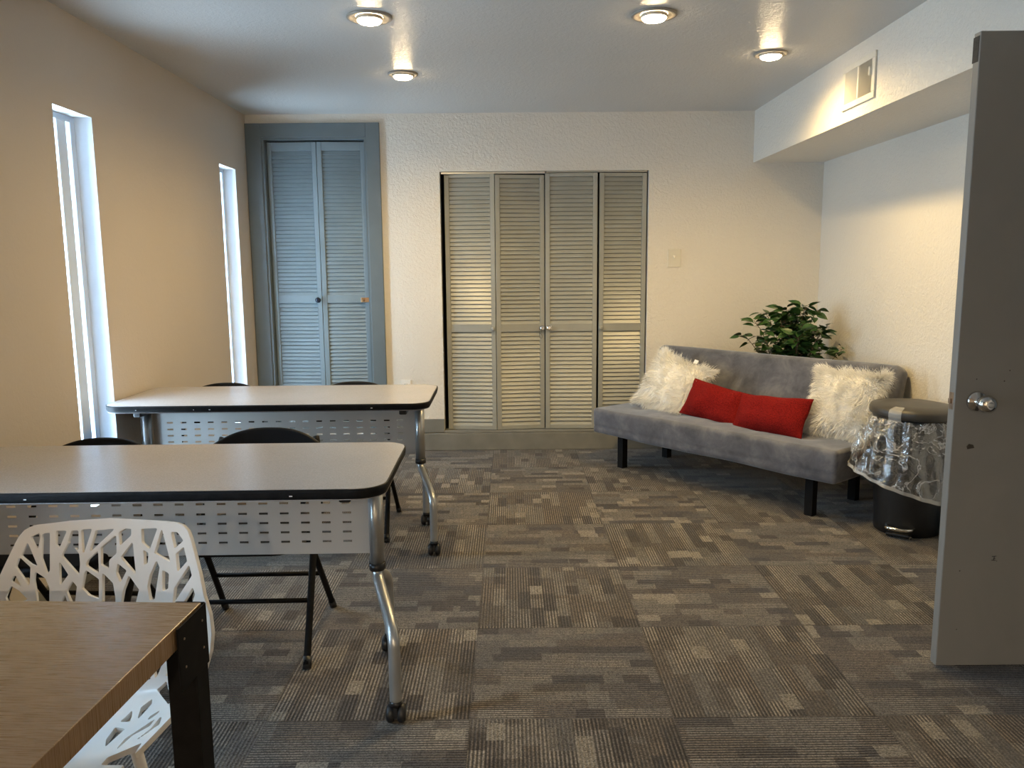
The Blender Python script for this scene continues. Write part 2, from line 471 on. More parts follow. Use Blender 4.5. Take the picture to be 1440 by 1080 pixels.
# casing of the tall left closet
mb = MB().box((XL+.002, YB-.020, .13), (LX0, YB, 2.377)).box((LX1, YB-.020, .13), (-.915, YB, 2.377)).box((LX0, YB-.020, LZ1-.003), (LX1, YB, 2.377))
struct(mb.build('trim_2', M['casing_paint'], bevel=.003))
mb = MB().box((LX0-.002, YB-.008, PZ), (LX0+.016, YB+.10, LZ1)).box((LX1-.016, YB-.008, PZ), (LX1+.002, YB+.10, LZ1)).box((LX0+.016, YB-.008, LZ1-.020), (LX1-.016, YB+.10, LZ1))
struct(mb.build('trim_3', M['casing_paint']))
# metal head track of the wide closet
struct(MB().box((CX0+.008, YB+.004, CZ1-.018), (.262, YB+.040, CZ1-.002)).build('trim_4', M['silver'], bevel=.002))
struct(MB().box((.27, YB+.012, CZ1-.010), (CX1-.01, YB+.040, CZ1-.002)).build('trim_6', M['silver'], bevel=.002))
# doorway casing round the dark door's opening
struct(MB().box((XR-.016, DY0-.07, 0), (XR, DY0, DZ+.02)).build('trim_5', M['casing_paint'], bevel=.003))
struct(MB().box((XR-.016, DY1+.003, 0), (XR, DY1+.07, DZ+.02)).build('trim_7', M['casing_paint'], bevel=.003))

# windows: aluminium frame, mullion and panes set back in the reveals
for k, (a, b) in enumerate(WIN):
    mb = MB(); x0, x1 = -1.998, -1.948
    mb.box((x0, a, WZ0), (x1, a+.04, WZ1)).box((x0, b-.040, WZ0), (x1, b, WZ1)).box((x0, a+.04, WZ0), (x1, b-.04, WZ0+.04)).box((x0, a+.04, WZ1-.028), (x1, b-.04, WZ1))
    mb.box((x0+.005, b-.149, WZ0+.04), (x1, b-.074, WZ1-.028))
    w = struct(mb.build('window_%d' % (k+1), M['alu'], bevel=.003))
    tag(w, None)
    MB().box((-1.977, a+.03, WZ0+.03), (-1.973, b-.03, WZ1-.02)).build('pane', M['glass'], w)

# ------------------------------------------------------------------ louvered doors
def leaf(parent, p0, p1, z0, z1, zmid, paint, stile, top, bot, pitch, slat_tilt=66):
    """one louvered leaf hung between plan points p0-p1 (front face)"""
    d = Vector((p1[0]-p0[0], p1[1]-p0[1])); L = d.length; a = math.atan2(d.y, d.x)
    Mx = Matrix.Translation((p0[0], p0[1], 0)) @ Matrix.Rotation(a, 4, 'Z')
    th = .028; midh = .030
    mb = MB()
    mb.box((0, 0, z0), (stile, th, z1), M=Mx).box((L-stile, 0, z0), (L, th, z1), M=Mx)
    mb.box((stile, .001, z1-top), (L-stile, th-.001, z1), M=Mx).box((stile, .001, z0), (L-stile, th-.001, z0+bot), M=Mx)
    mb.box((stile, .001, zmid-midh), (L-stile, th-.001, zmid+midh), M=Mx)
    pn = mb.build('door_panel', paint, parent, bevel=.0025)
    sl = MB()
    t = math.radians(slat_tilt); w = pitch*.5/math.sin(t)*1.24; h = .0033
    prof = [(-w, -h), (w, -h), (w, h), (-w, h)]
    for lo, hi in ((z0+bot, zmid-midh), (zmid+midh, z1-top)):
        n = max(1, round((hi-lo)/pitch))
        for i in range(n):
            zc = lo + (i+.5)*(hi-lo)/n
            pts = []
            for xx in (stile-.004, L-stile+.004):
                for q, r in prof:
                    # lower edge of the slat comes forward
                    pts.append(Mx @ Vector((xx, .0145 + q*math.cos(t) - r*math.sin(t), zc + q*math.sin(t) + r*math.cos(t))))
            sl.add(pts, [(0,1,2,3), (7,6,5,4), (0,4,5,1), (1,5,6,2), (2,6,7,3), (3,7,4,0)])
    sl.build('louvers', paint, pn)
    return pn, Mx, L
def knob(parent, Mx, x, z, r, mat, name='door_knob', depth=.030, label=None):
    K = Mx @ Matrix.Translation((x, 0, z)) @ Matrix.Rotation(PI/2, 4, 'X')
    o = MB().lathe([(r*.55, -.004), (r*.5, depth*.35), (r*.8, depth*.5), (r, depth*.72), (r*.85, depth*.92), (r*.3, depth)], 20, M=K).build(name, mat, parent)
    if label: o['label'] = label
    return o

d1 = thing('door_1', 'tall blue-grey louvered bifold closet door in the left corner, with dark knob', 'door', (0,0,0)); struct(d1)
pa, Ma, La = leaf(d1, (-1.738, YB+.042), (-1.378, YB+.020), .150, 2.254, 1.134, M['blue_paint'], .034, .060, .060, .0278)
knob(pa, Ma, La-.020, 1.128, .021, M['dark_knob'], depth=.045, label='round dark knob')
pb, Mb_, Lb = leaf(d1, (-1.374, YB+.020), (-1.032, YB+.042), .150, 2.254, 1.134, M['blue_paint'], .034, .060, .060, .0278)
lt = MB().box((0, 0, -.017), (.082, .006, .017), M=Matrix.Translation((-1.090, YB+.006, 1.126)))
lt.lathe([(.011, 0), (.011, .008), (.006, .016)], 14, M=Matrix.Translation((-1.072, YB+.004, 1.126)) @ Matrix.Rotation(PI/2, 4, 'X'))
lt.build('latch', M['brass'], pb, bevel=.003)['label'] = 'coppery brass latch plate'
d2 = thing('door_2', 'grey louvered bifold closet pair beside the white outlet wall, fold pushed forward', 'door', (0,0,0)); struct(d2)
pa, Ma, La = leaf(d2, (-.466, YB+.028), (-.103, YB-.010), .150, 2.020, .912, M['grey_paint'], .033, .026, .032, .0302)
knob(pa, Ma, La-.018, .908, .017, M['grey_paint'])
pb, Mb_, Lb = leaf(d2, (-.098, YB-.010), (.258, YB+.034), .150, 2.012, .912, M['grey_paint'], .033, .026, .032, .0302)
def hasp(parent, Mx, x, z):
    mb = MB().box((x-.020, -.005, z-.014), (x+.020, .002, z+.014), M=Mx)
    K = Mx @ Matrix.Translation((x, -.003, z)) @ Matrix.Rotation(PI/2, 4, 'X')
    mb.lathe([(.012, 0), (.010, .012), (.017, .018), (.018, .028), (.012, .034)], 18, M=K)
    return mb.build('door_knob', M['chrome'], parent, bevel=.0015)
hasp(pb, Mb_, Lb-.020, .908)['label'] = 'chrome knob'
lp = [Mb_ @ Vector((Lb-.030+.010*math.sin(t), -.008, .84+.022*math.cos(t)+.004*t)) for t in [i*.5 for i in range(13)]]
MB().tube([Mb_ @ Vector((Lb-.022, -.010, .905))] + lp, .0011, 6).build('wire_loop', M['ink'], pb)
d3 = thing('door_3', 'grey louvered bifold closet pair next to the light switch, behind the futon end', 'door', (0,0,0)); struct(d3)
pa, Ma, La = leaf(d3, (.264, YB+.022), (.642, YB+.012), .150, 2.024, .912, M['grey_paint'], .033, .026, .032, .0302)
hasp(pa, Ma, .026, .910)['label'] = 'chrome knob'
pb, Mb_, Lb = leaf(d3, (.657, YB+.012), (1.000, YB+.028), .150, 2.022, .912, M['grey_paint'], .033, .026, .032, .0302)
knob(pb, Mb_, .012, .908, .017, M['grey_paint'])

# dark open door on the right
DX0, DYF, DW = 1.423, 2.517, .812
d4 = thing('door_4', 'open dark grey slab door with chrome knob standing at the right', 'door', (DX0, DYF, 0)); struct(d4)
slab = MB().box((0, 0, .012), (DW, .036, 2.042)).build('door_slab', M['door_dark'], d4, bevel=.003)
# chipped, rounded outer corners show the wood under the paint
MB().box((-.0012, .006, 1.955), (.0006, .0365, 2.030)).build('paint_chip', M['chip'], slab)
MB().prism([(.0, .0), (.022, .004), (.018, .014), (.004, .017), (-.003, .009)], 0, .0012, M=Matrix.Translation((.052, -.0006, .757)) @ Matrix.Rotation(PI/2, 4, 'X')).build('paint_chip', M['chip'], slab)
for (cx, cz, r) in ((.066, .985, .0022), (.155, .978, .0026), (.170, 1.012, .0022), (.058, .345, .0025), (.108, .895, .002), (.062, .14, .002)):
    MB().lathe([(r, 0), (r*.6, .0012)], 8, M=Matrix.Translation((cx, .0002, cz)) @ Matrix.Rotation(PI/2, 4, 'X')).build('paint_chip', M['chip'], slab)
# small handwritten mark low on the door
Mk = Matrix.Translation((.168, .0003, .385)) @ Matrix.Rotation(PI/2, 4, 'X')
mb = MB()
for pts in ([(-.007, .009), (.007, .010)], [(.001, .010), (-.001, -.004)], [(-.008, -.004), (.006, -.005)], [(.009, -.006), (.010, -.008)], [(-.002, .003), (.004, .001)]):
    a, b = (Vector((x, y, .0004)) for x, y in pts)
    mb.tube([Mk @ a, Mk @ b], .0011, 6)
mb.build('ink_mark', M['ink'], slab)
kx, kz = .072, .913
K = Matrix.Translation((kx, 0, kz)) @ Matrix.Rotation(PI/2, 4, 'X')
kn = MB().lathe([(.0335, 0), (.033, .004), (.029, .010), (.017, .014), (.0135, .020), (.0135, .030), (.019, .036), (.0265, .046), (.0285, .056), (.0265, .066), (.018, .074), (.011, .0755)], 36, M=K).build('door_knob', M['chrome'], d4)
kn['label'] = 'chrome knob'
MB().lathe([(.0105, .0750), (.0095, .0775), (.006, .078)], 20, M=K).build('lock_button', M['silver'], kn)
MB().box((-.0016, .006, kz-.028), (.001, .030, kz+.028)).box((-.008, .012, kz-.008), (0, .024, kz+.008)).build('latch_plate', M['hinge_steel'], d4, bevel=.001)
for z in (.25, 1.02, 1.80): MB().tube([(DW+.004, .000, z-.045), (DW+.004, .000, z+.045)], .006, 12).build('hinge', M['hinge_steel'], d4)

# ================================================================== FITTINGS
def downlight(x, y, label, r=.099, power=1.0, cone=168):
    t = thing('ceiling_light', label, 'ceiling light', (x, y, ZC), 0, 'round recessed ceiling lights')
    MB().lathe([(r, -.0005), (r, -.006), (r*.94, -.010), (r*.80, -.008), (r*.66, -.002), (r*.62, -.0005)], 48, cap0=False, cap1=False).build('trim_ring', M['trim_ring'], t)
    b = MB().lathe([(.0535, -.016), (.052, -.020), (.045, -.026), (.030, -.0305), (.012, -.032), (.0015, -.0322)], 36, cap0=True, cap1=True).build('bulb', M['bulb'], t)
    MB().lathe([(.058, -.002), (.058, -.010), (.0545, -.016)], 36, cap0=False, cap1=False).build('bulb_collar', M['bulb_side'], t)
    L = bpy.data.lights.new('lamp_glow', 'SPOT'); L.energy = SPOT_W*power; L.color = (1.0, .70, .29) if power < 5 else (1.0, .80, .56)
    L.spot_size = math.radians(cone); L.spot_blend = .75; L.shadow_soft_size = .045
    o = bpy.data.objects.new('lamp_glow', L); COL.objects.link(o); o.parent = t; o.location = (0, 0, -.05)
    return t
downlight(-.602, 3.682, 'round recessed ceiling light nearest the viewer over the white tables', .100)
downlight(-.592, 4.715, 'round recessed ceiling light in front of the tall blue-grey closet', .085)
downlight(.642, 3.677, 'round recessed ceiling light over the open carpet, middle of the ceiling', .100)
downlight(1.367, 4.339, 'round recessed ceiling light close to the soffit vent', .085, 1.5)

downlight(-.03, -3.5, 'round recessed ceiling light at the rear of the room behind the viewer', .100, 18.0, 168)

# vent on the soffit face
t = thing('air_vent', 'white wall register with vertical grille and lever on the soffit', 'vent', (XS, 4.147, 2.250))
hy, hz = .188, .108
mb = MB()
mb.box((-.010, -hy, -hz), (0, hy, -hz+.030)).box((-.010, -hy, hz-.030), (0, hy, hz)).box((-.010, -hy, -hz+.030), (0, -hy+.034, hz-.030)).box((-.010, hy-.034, -hz+.030), (0, hy, hz-.030)).box((-.010, -.008, -hz+.030), (0, .008, hz-.030))
mb.build('vent_frame', M['vent_white'], t, bevel=.003)
MB().box((-.002, -hy+.03, -hz+.028), (-.0005, hy-.03, hz-.028)).build('backing', M['dark'], t)
mb = MB()
for side, ang in ((-1, 38), (1, -38)):
    for i in range(15):
        yc = side*(.014 + (i+.5)*.0092)
        mb.box((-.0045, -.0006, -hz+.029), (.0045, .0006, hz-.029), M=Matrix.Translation((-.0055, yc, 0)) @ Matrix.Rotation(math.radians(ang), 4, 'Z'))
mb.build('grille', M['vent_white'], t)
MB().box((-.022, -hy+.030, .000), (-.006, -hy+.042, .040)).build('lever', M['vent_white'], t, bevel=.002)

t = thing('light_switch', 'cream light switch plate on the wall right of the grey closet', 'light switch', (1.201, YB, 1.410))
MB().box((-.048, -.007, -.066), (.048, 0, .066)).build('cover_plate', M['cover_plate'], t, bevel=.004)
MB().box((-.006, -.018, -.004), (.006, -.006, .012), M=Matrix.Rotation(math.radians(-18), 4, 'X')).box((-.010, -.0085, -.020), (.010, -.006, .020)).build('toggle', M['cover_plate'], t, bevel=.002)
t = thing('wall_outlet', 'white wall outlet just above the rear table edge', 'outlet', (-.775, YB, .475))
MB().box((-.036, -.006, -.058), (.036, 0, .058)).build('cover_plate', M['white_plastic'], t, bevel=.003)
for z in (.023, -.023):
    so = MB().box((-.016, -.008, z-.015), (.016, -.005, z+.015)).build('socket', M['white_plastic'], t, bevel=.003)
    for x in (-.0065, .0065): MB().box((x-.0015, -.0086, z-.005), (x+.0015, -.0075, z+.007)).build('slot', M['dark'], so)

# ================================================================== TRAINING TABLES
def slotted_panel(x0, x1, z0, z1, nx, rows, slot_w=.029, slot_h=.0075):
    """flat perforated sheet in the XZ plane"""
    mx = .085; px = (x1-x0-2*mx)/(nx-1)
    xs = [x0]; zs = [z0]
    for i in range(nx):
        c = x0+mx+i*px; xs += [c-slot_w/2, c+slot_w/2]
    xs.append(x1)
    for z in rows: zs += [z-slot_h/2, z+slot_h/2]
    zs.append(z1)
    mb = MB(); n = len(xs)
    v = [(x, 0, z) for z in zs for x in xs]; f = []
    for j in range(len(zs)-1):
        for i in range(n-1):
            if i % 2 == 1 and j % 2 == 1: continue
            f.append((j*n+i, j*n+i+1, (j+1)*n+i+1, (j+1)*n+i))
    return mb.add(v, f)
def training_table(label, loc, rz):
    """origin on the floor under the middle of the top; front edge towards -Y"""
    t = thing('training_table', label, 'table', loc, rz, 'white training tables')
    hx, hy, H, th = .7425, .305, .745, .034
    poly = round_rect(-hx, -hy, hx, hy, .085, 9)
    inner = round_rect(-hx+.004, -hy+.004, hx-.004, hy-.004, .082, 9)
    top = MB().prism(inner, H-th+.002, H).build('tabletop', M['laminate'], t)
    edge = MB(); n = len(poly)
    prof = [(0, -.0008), (.0, -.010), (.0008, -.020), (.004, -.030), (.009, -th)]
    for d, z in prof:
        for x, y in round_rect(-hx+d, -hy+d, hx-d, hy-d, .085-d*.8, 9): edge.v.append((x, y, H+z))
    for j in range(len(prof)-1):
        for i in range(n):
            k = (i+1) % n
            edge.f.append([j*n+i, j*n+k, (j+1)*n+k, (j+1)*n+i]); edge.m.append(0); edge.s.append(True)
    ins = len(edge.v)
    for x, y in inner: edge.v.append((x, y, H-.0008))
    for i in range(n):
        k = (i+1) % n
        edge.f.append([i, ins+i, ins+k, k]); edge.m.append(0); edge.s.append(False)
    edge.f.append([(len(prof)-1)*n+i for i in range(n)]); edge.m.append(0); edge.s.append(False)
    edge.build('edge_band', M['black_edge'], top)
    # small nicks in the band
    for x, w in ((-.32, .006), (-.25, .012), (.48, .014), (-.58, .008)):
        MB().box((x, -hy-.0006, H-.020), (x+w*.6, -hy+.002, H-.017)).build('nick', M['tag_white'], top)
    pn = slotted_panel(-.665, .650, .428, .668, 18, (.470, .502, .534, .566, .600))
    # folded stiffening lips along the top and bottom of the sheet
    p = pn.build('modesty_panel', M['panel_metal'], t); p.location = (0, .055, 0)
    md = p.modifiers.new('thickness', 'SOLIDIFY'); md.thickness = .0025
    MB().box((-.60, .045, .686), (.60, .085, .7115)).build('support_rail', M['black_metal'], t, bevel=.002)
    for s in (-1, 1):
        cx = s*.672 - .006
        lg = MB()
        A = Matrix.Translation((cx, .015, 0))
        ov = [(.0235*math.cos(a), .034*math.sin(a)) for a in [2*PI*i/28 for i in range(28)]]
        lg.prism(ov, .415, .693, M=A, smooth=True)
        leg = lg.build('leg', M['silver'], t)
        MB().prism([(x*1.12, y*1.08) for x, y in ov], .392, .416, M=A, smooth=True).build('collar', M['black_plastic'], leg)
        MB().box((cx-.035, -.13, .693), (cx+.035, .16, .7115)).build('bracket', M['black_metal'], leg, bevel=.004)
        for q, (fx, fy) in enumerate(((s*.672+.074, -.228), (s*.672-.004, .225))):
            x0, y0 = cx, .015 - (.010 if q == 0 else -.010)
            path = catmull([(x0, y0, .41), (x0+(fx-x0)*.05, y0+(fy-y0)*.06, .372), (x0+(fx-x0)*.30, y0+(fy-y0)*.30, .345), (x0+(fx-x0)*.68, y0+(fy-y0)*.68, .310), (x0+(fx-x0)*.95, y0+(fy-y0)*.95, .268), (fx, fy, .215), (fx, fy, .140), (fx, fy, .066)], 6)
            MB().tube(path, .0180, 16).build('foot_tube', M['silver'], leg)
            c = MB()
            c.lathe([(.0188, .072), (.0188, .058), (.010, .054)], 16, M=Matrix.Translation((fx, fy, 0)))
            for sx in (-.0165, .0165):
                K = Matrix.Translation((fx+sx, fy+.004, .0295)) @ Matrix.Rotation(PI/2, 4, 'Y')
                c.lathe([(.010, -.0125), (.022, -.0125), (.0285, -.006), (.0290, .004), (.024, .0115), (.010, .0125)], 24, M=K)
            c.box((fx-.006, fy-.020, .022), (fx+.006, fy+.020, .055))
            c.build('caster', M['black_plastic'], leg, bevel=0)
        MB().box((cx-.055*s-.018, -.20, .674), (cx-.055*s+.018, -.10, .7115)).build('release_lever', M['black_plastic'], leg, bevel=.006)
    return t
training_table('white-topped training table nearest the viewer, behind the white branch-pattern chair', (-1.100, 2.445, 0), math.radians(.8))
training_table('white-topped training table farther back, beside the narrow windows', (-1.116, 3.860, 0), math.radians(.6))

# ================================================================== FOLDING CHAIRS
def folding_chair(label):
    t = thing('folding_chair', label, 'chair', (0,0,0), 0, 'black folding chairs behind the white tables')
    for s in (-1, 1):
        lf = MB().tube(catmull([(s*.222, 0, .012), (s*.216, .105, .16), (s*.206, .285, .415), (s*.198, .43, .62), (s*.180, .487, .705)], 5), .0125, 12).build('leg', M['black_metal'], t)
        lr = MB().tube([(s*.215, .500, .012), (s*.204, .365, .20), (s*.192, .215, .405)], .0115, 12).build('leg', M['black_metal'], t)
        MB().tube([(s*.2225, -.003, 0), (s*.2220, .018, .035)], .0150, 12).build('foot_cap', M['black_plastic'], lf)
        MB().tube([(s*.2155, .508, 0), (s*.2135, .484, .035)], .0140, 12).build('foot_cap', M['black_plastic'], lr)
    MB().tube([(-.213, .128, .190), (.213, .128, .190)], .0085, 10).build('crossbar', M['black_metal'], t)
    MB().tube([(-.204, .368, .195), (.204, .368, .195)], .0085, 10).build('crossbar', M['black_metal'], t)
    seat = round_rect(-.195, -.02, .195, .375, .07, 8)
    MB().prism(seat, .405, .440).build('seat', M['black_vinyl'], t, bevel=.014, seg=4)
    def back(u, v):
        x = (u-.5)*2; top = .742 - .052*abs(x)**2.6
        z = .535 + v*(top-.535); w = .212*(1 - .10*max(0, v-.6)**1.2)
        y = .392 + .30*(z-.535) + .045*(1-x*x)
        return (x*w, y, z)
    b = MB().grid(back, 28, 12).build('backrest', M['black_vinyl'], t)
    md = b.modifiers.new('thickness', 'SOLIDIFY'); md.thickness = .026; md.offset = 0
    md = b.modifiers.new('bevel', 'BEVEL'); md.width = .010; md.segments = 3; md.limit_method = 'ANGLE'; md.angle_limit = math.radians(50)
    return t
fc = folding_chair('black folding chair behind the nearer white table, right of the two')
fc.location = (-.925, 2.555, 0); fc.rotation_euler.z = math.radians(1.5)
dup(fc, (-1.515, 2.390, 0), math.radians(-3), 'black folding chair behind the nearer white table, close to the window wall')
dup(fc, (-.845, 3.825, 0), math.radians(0), 'black folding chair behind the farther white table, in front of the blue-grey closet')
dup(fc, (-1.525, 3.815, 0), math.radians(2), 'black folding chair behind the farther white table, by the farthest narrow window')

# ================================================================== WHITE BRANCH-PATTERN CHAIR
SHELL = {'B': [[(-0.1481, 0.776), (-0.133, 0.7835), (-0.1317, 0.7791), (-0.1341, 0.7537), (-0.1374, 0.7554)], [(-0.1256, 0.7824), (-0.1129, 0.7839), (-0.1078, 0.7042), (-0.1117, 0.6992), (-0.1241, 0.7315)], [(-0.155, 0.7625), (-0.1332, 0.7149), (-0.1445, 0.7202), (-0.1641, 0.7375)], [(-0.1684, 0.7325), (-0.1471, 0.7119), (-0.1466, 0.6751), (-0.1733, 0.7143)], [(-0.1753, 0.6961), (-0.1634, 0.6724), (-0.1807, 0.6847)], [(-0.1816, 0.6731), (-0.166, 0.6625), (-0.1483, 0.6434), (-0.1846, 0.64), (-0.1895, 0.6502)], [(-0.1356, 0.7015), (-0.1159, 0.6876), (-0.1069, 0.6671), (-0.1051, 0.6267), (-0.1258, 0.6274), (-0.1301, 0.6544), (-0.1362, 0.6848)], [(-0.098, 0.7881), (-0.0783, 0.7879), (-0.0908, 0.7539), (-0.0961, 0.7598)], [(-0.066, 0.7877), (-0.0533, 0.7883), (-0.0507, 0.7472), (-0.0713, 0.7662)], [(-0.0716, 0.7611), (-0.0485, 0.7387), (-0.0455, 0.7165), (-0.046, 0.6945), (-0.0832, 0.7358)], [(-0.045, 0.7899), (-0.0247, 0.7914), (-0.0385, 0.7402)], [(-0.0871, 0.7206), (-0.0693, 0.6949), (-0.083, 0.675)], [(-0.0141, 0.7878), (0.0241, 0.7909), (-0.0235, 0.7452)], [(-0.0079, 0.7433), (-0.0036, 0.6974), (-0.0302, 0.7146), (-0.0274, 0.7248)], [(0.0003, 0.7518), (0.0303, 0.7772), (0.0332, 0.7396), (0.0175, 0.7261), (0.0185, 0.7074), (0.0024, 0.716)], [(0.0387, 0.784), (0.0508, 0.7914), (0.0634, 0.7907), (0.0641, 0.7787), (0.0421, 0.7583)], [(0.0688, 0.7616), (0.0796, 0.6954), (0.0455, 0.731)], [(0.0069, 0.6956), (0.0288, 0.6751), (0.0354, 0.6446), (0.0362, 0.6244), (0.01, 0.6245)], [(-0.0312, 0.7028), (-0.0029, 0.6838), (-0.0012, 0.6432), (-0.0221, 0.6518), (-0.0362, 0.6656)], [(-0.0586, 0.6795), (-0.0498, 0.6692), (-0.0529, 0.6254), (-0.0601, 0.639), (-0.0692, 0.6595)], [(-0.0738, 0.6511), (-0.0645, 0.6256), (-0.0825, 0.6261)], [(0.0392, 0.7158), (0.0577, 0.7021), (0.0464, 0.6785), (0.0365, 0.6988)], [(0.0654, 0.6903), (0.0883, 0.6617), (0.0821, 0.6347), (0.0809, 0.6178), (0.0488, 0.6176), (0.0543, 0.6582)], [(0.0889, 0.7905), (0.1238, 0.7921), (0.1096, 0.7496), (0.0923, 0.7632)], [(0.097, 0.7445), (0.1065, 0.7394), (0.1057, 0.7191), (0.1004, 0.7157)], [(0.1359, 0.7887), (0.1585, 0.7228), (0.1229, 0.7411)], [(0.1597, 0.7835), (0.1729, 0.7835), (0.1871, 0.7666), (0.169, 0.7514)], [(0.1276, 0.7226), (0.1339, 0.7092), (0.1255, 0.6436), (0.1164, 0.6401), (0.1099, 0.6686), (0.1144, 0.6922)], [(0.1435, 0.7025), (0.1568, 0.696), (0.1561, 0.666), (0.1452, 0.6607)], [(0.1735, 0.738), (0.1898, 0.7515), (0.1988, 0.7232), (0.179, 0.703)], [(0.2049, 0.7133), (0.2115, 0.6937), (0.1703, 0.6346), (0.1729, 0.6663)], [(0.2163, 0.6675), (0.2205, 0.6544), (0.2084, 0.6208), (0.1858, 0.62)]], 'O': [(-0.205, 0.6939), (-0.1974, 0.715), (-0.1872, 0.7424), (-0.1795, 0.7631), (-0.173, 0.7781), (-0.1632, 0.7915), (-0.1513, 0.7992), (-0.139, 0.8031), (-0.0715, 0.8108), (0.0138, 0.8158), (0.0858, 0.8118), (0.1415, 0.8082), (0.168, 0.8057), (0.1853, 0.7999), (0.1973, 0.7887), (0.2058, 0.7718), (0.2169, 0.74), (0.2324, 0.6942), (0.2434, 0.6519), (0.2578, 0.6163), (0.2648, 0.5773), (0.2622, 0.5375), (0.2521, 0.5029)], 'S': [[(0.1434, 0.4096), (0.1483, 0.3929), (0.1426, 0.3457), (0.1308, 0.3867)], [(0.1793, 0.3589), (0.1796, 0.3503), (0.1702, 0.331), (0.1681, 0.3431)], [(0.1152, 0.377), (0.1281, 0.3386), (0.108, 0.3435)], [(0.1305, 0.3099), (0.1217, 0.2553), (0.1112, 0.2793), (0.1075, 0.3214)], [(0.1837, 0.3259), (0.1844, 0.3029), (0.1613, 0.2783), (0.1525, 0.233), (0.1527, 0.2703)], [(0.1952, 0.3327), (0.2045, 0.3002), (0.182, 0.2573), (0.1944, 0.2877)], [(0.199, 0.2367), (0.2031, 0.1661), (0.15, 0.185), (0.1502, 0.2076)], [(0.1624, 0.4603), (0.1925, 0.379), (0.147, 0.4411)]]}
PROF = np.array([(-.44,.425),(-.40,.438),(-.30,.440),(-.18,.436),(-.08,.436),(-.02,.446),(.015,.475),(.03,.52),(.05,.60),(.075,.70),(.108,.815)])
def np_cat(P, n=12):
    out = []
    Q = np.vstack([2*P[0]-P[1], P, 2*P[-1]-P[-2]])
    for i in range(1, len(Q)-2):
        a, b, c, d = Q[i-1:i+3]
        for k in range(n):
            t = k/n
            out.append(.5*((2*b)+(-a+c)*t+(2*a-5*b+4*c-d)*t*t+(-a+3*b-3*c+d)*t**3))
    out.append(P[-1]); return np.array(out)
PC = np_cat(PROF); PL = np.concatenate([[0], np.cumsum(np.linalg.norm(np.diff(PC, axis=0), axis=1))])
def shell_pt(u, v):
    e = .01
    y, z = np.interp(v, PL, PC[:,0]), np.interp(v, PL, PC[:,1])
    ty = np.interp(v+e, PL, PC[:,0])-np.interp(v-e, PL, PC[:,0]); tz = np.interp(v+e, PL, PC[:,1])-np.interp(v-e, PL, PC[:,1])
    n = np.hypot(ty, tz)+1e-9; k = .035*(u/.24)**2
    return (u, y - tz/n*k, z + ty/n*k)
def poly_sdf(P, U, V):
    """negative inside"""
    P = np.array(P); n = len(P)
    d = np.full(U.shape, 1e9); s = np.ones(U.shape)
    for i in range(n):
        a, b = P[i], P[i-1]
        ex, ey = b-a; wx, wy = U-a[0], V-a[1]
        t = np.clip((wx*ex+wy*ey)/(ex*ex+ey*ey+1e-12), 0, 1)
        d = np.minimum(d, (wx-ex*t)**2+(wy-ey*t)**2)
        c1 = V >= a[1]; c2 = V < b[1]; c3 = ex*wy > ey*wx
        s = np.where((c1 & c2 & c3) | (~c1 & ~c2 & ~c3), -s, s)
    return s*np.sqrt(d)
def branch_shell():
    O = SHELL['O']
    right = [p for p in O if p[0] > .05] + [(.240,.45),(.229,.40),(.2235,.34),(.2196,.317),(.21,.24),(.2,.165),(.188,.09),(.16,.045),(.10,.020),(0,.012)]
    left = [(-.10,.020),(-.155,.045),(-.180,.09),(-.192,.165),(-.202,.24),(-.210,.33),(-.216,.40),(-.226,.45),(-.236,.50),(-.243,.5375),(-.242,.577),(-.232,.615),(-.219,.65)]
    outline = right + left + [p for p in O if p[0] <= .05]
    holes = [list(h) for h in SHELL['B']]
    holes += [[(u, 1.262-v) for u, v in h] for h in SHELL['B'] if min(p[1] for p in h) > .655]
    S = SHELL['S']
    holes += S + [[(-u, v) for u, v in h] for h in S]
    holes += [[(u*.55-.03, v+.02) for u, v in h] for h in S[1:5]] + [[(.075-u*.5, v-.07) for u, v in h] for h in S[1:7]]
    st = .0036
    us = np.arange(-.285, .2851, st); vs = np.arange(-.004, .826, st)
    U, V = np.meshgrid(us, vs)
    F = -poly_sdf(outline, U, V)
    for h in holes:
        F = np.minimum(F, poly_sdf(h, U, V)-.0014)
    ny, nx = F.shape
    # marching squares with shared vertices
    verts, ids, faces = [], {}, []
    def vid(key, u, v):
        if key not in ids:
            ids[key] = len(verts); verts.append(shell_pt(u, v))
        return ids[key]
    for j in range(ny-1):
        for i in range(nx-1):
            c = [(i,j),(i+1,j),(i+1,j+1),(i,j+1)]
            f = [F[q[1],q[0]] for q in c]
            if max(f) <= 0: continue
            loop = []
            for k in range(4):
                a, b = c[k], c[(k+1) % 4]; fa, fb = f[k], f[(k+1) % 4]
                if fa > 0: loop.append(vid(a, us[a[0]], vs[a[1]]))
                if (fa > 0) != (fb > 0):
                    t = fa/(fa-fb); t = min(max(t, .02), .98)
                    key = tuple(sorted((a, b)))
                    loop.append(vid(key, us[a[0]]+(us[b[0]]-us[a[0]])*t, vs[a[1]]+(vs[b[1]]-vs[a[1]])*t))
            if len(loop) >= 3: faces.append(loop)
    mb = MB(); mb.add(verts, faces, 0, True); return mb
t = thing('branch_chair', 'white plastic chair with branch-shaped cut-outs pulled up to the brown table', 'chair', (-.90, 1.60, 0))
sh = branch_shell().build('seat_shell', M['white_plastic'], t)
md = sh.modifiers.new('thickness', 'SOLIDIFY'); md.thickness = .011; md.offset = 0
md = sh.modifiers.new('bevel', 'BEVEL'); md.width = .0028; md.segments = 2; md.limit_method = 'ANGLE'; md.angle_limit = math.radians(55)
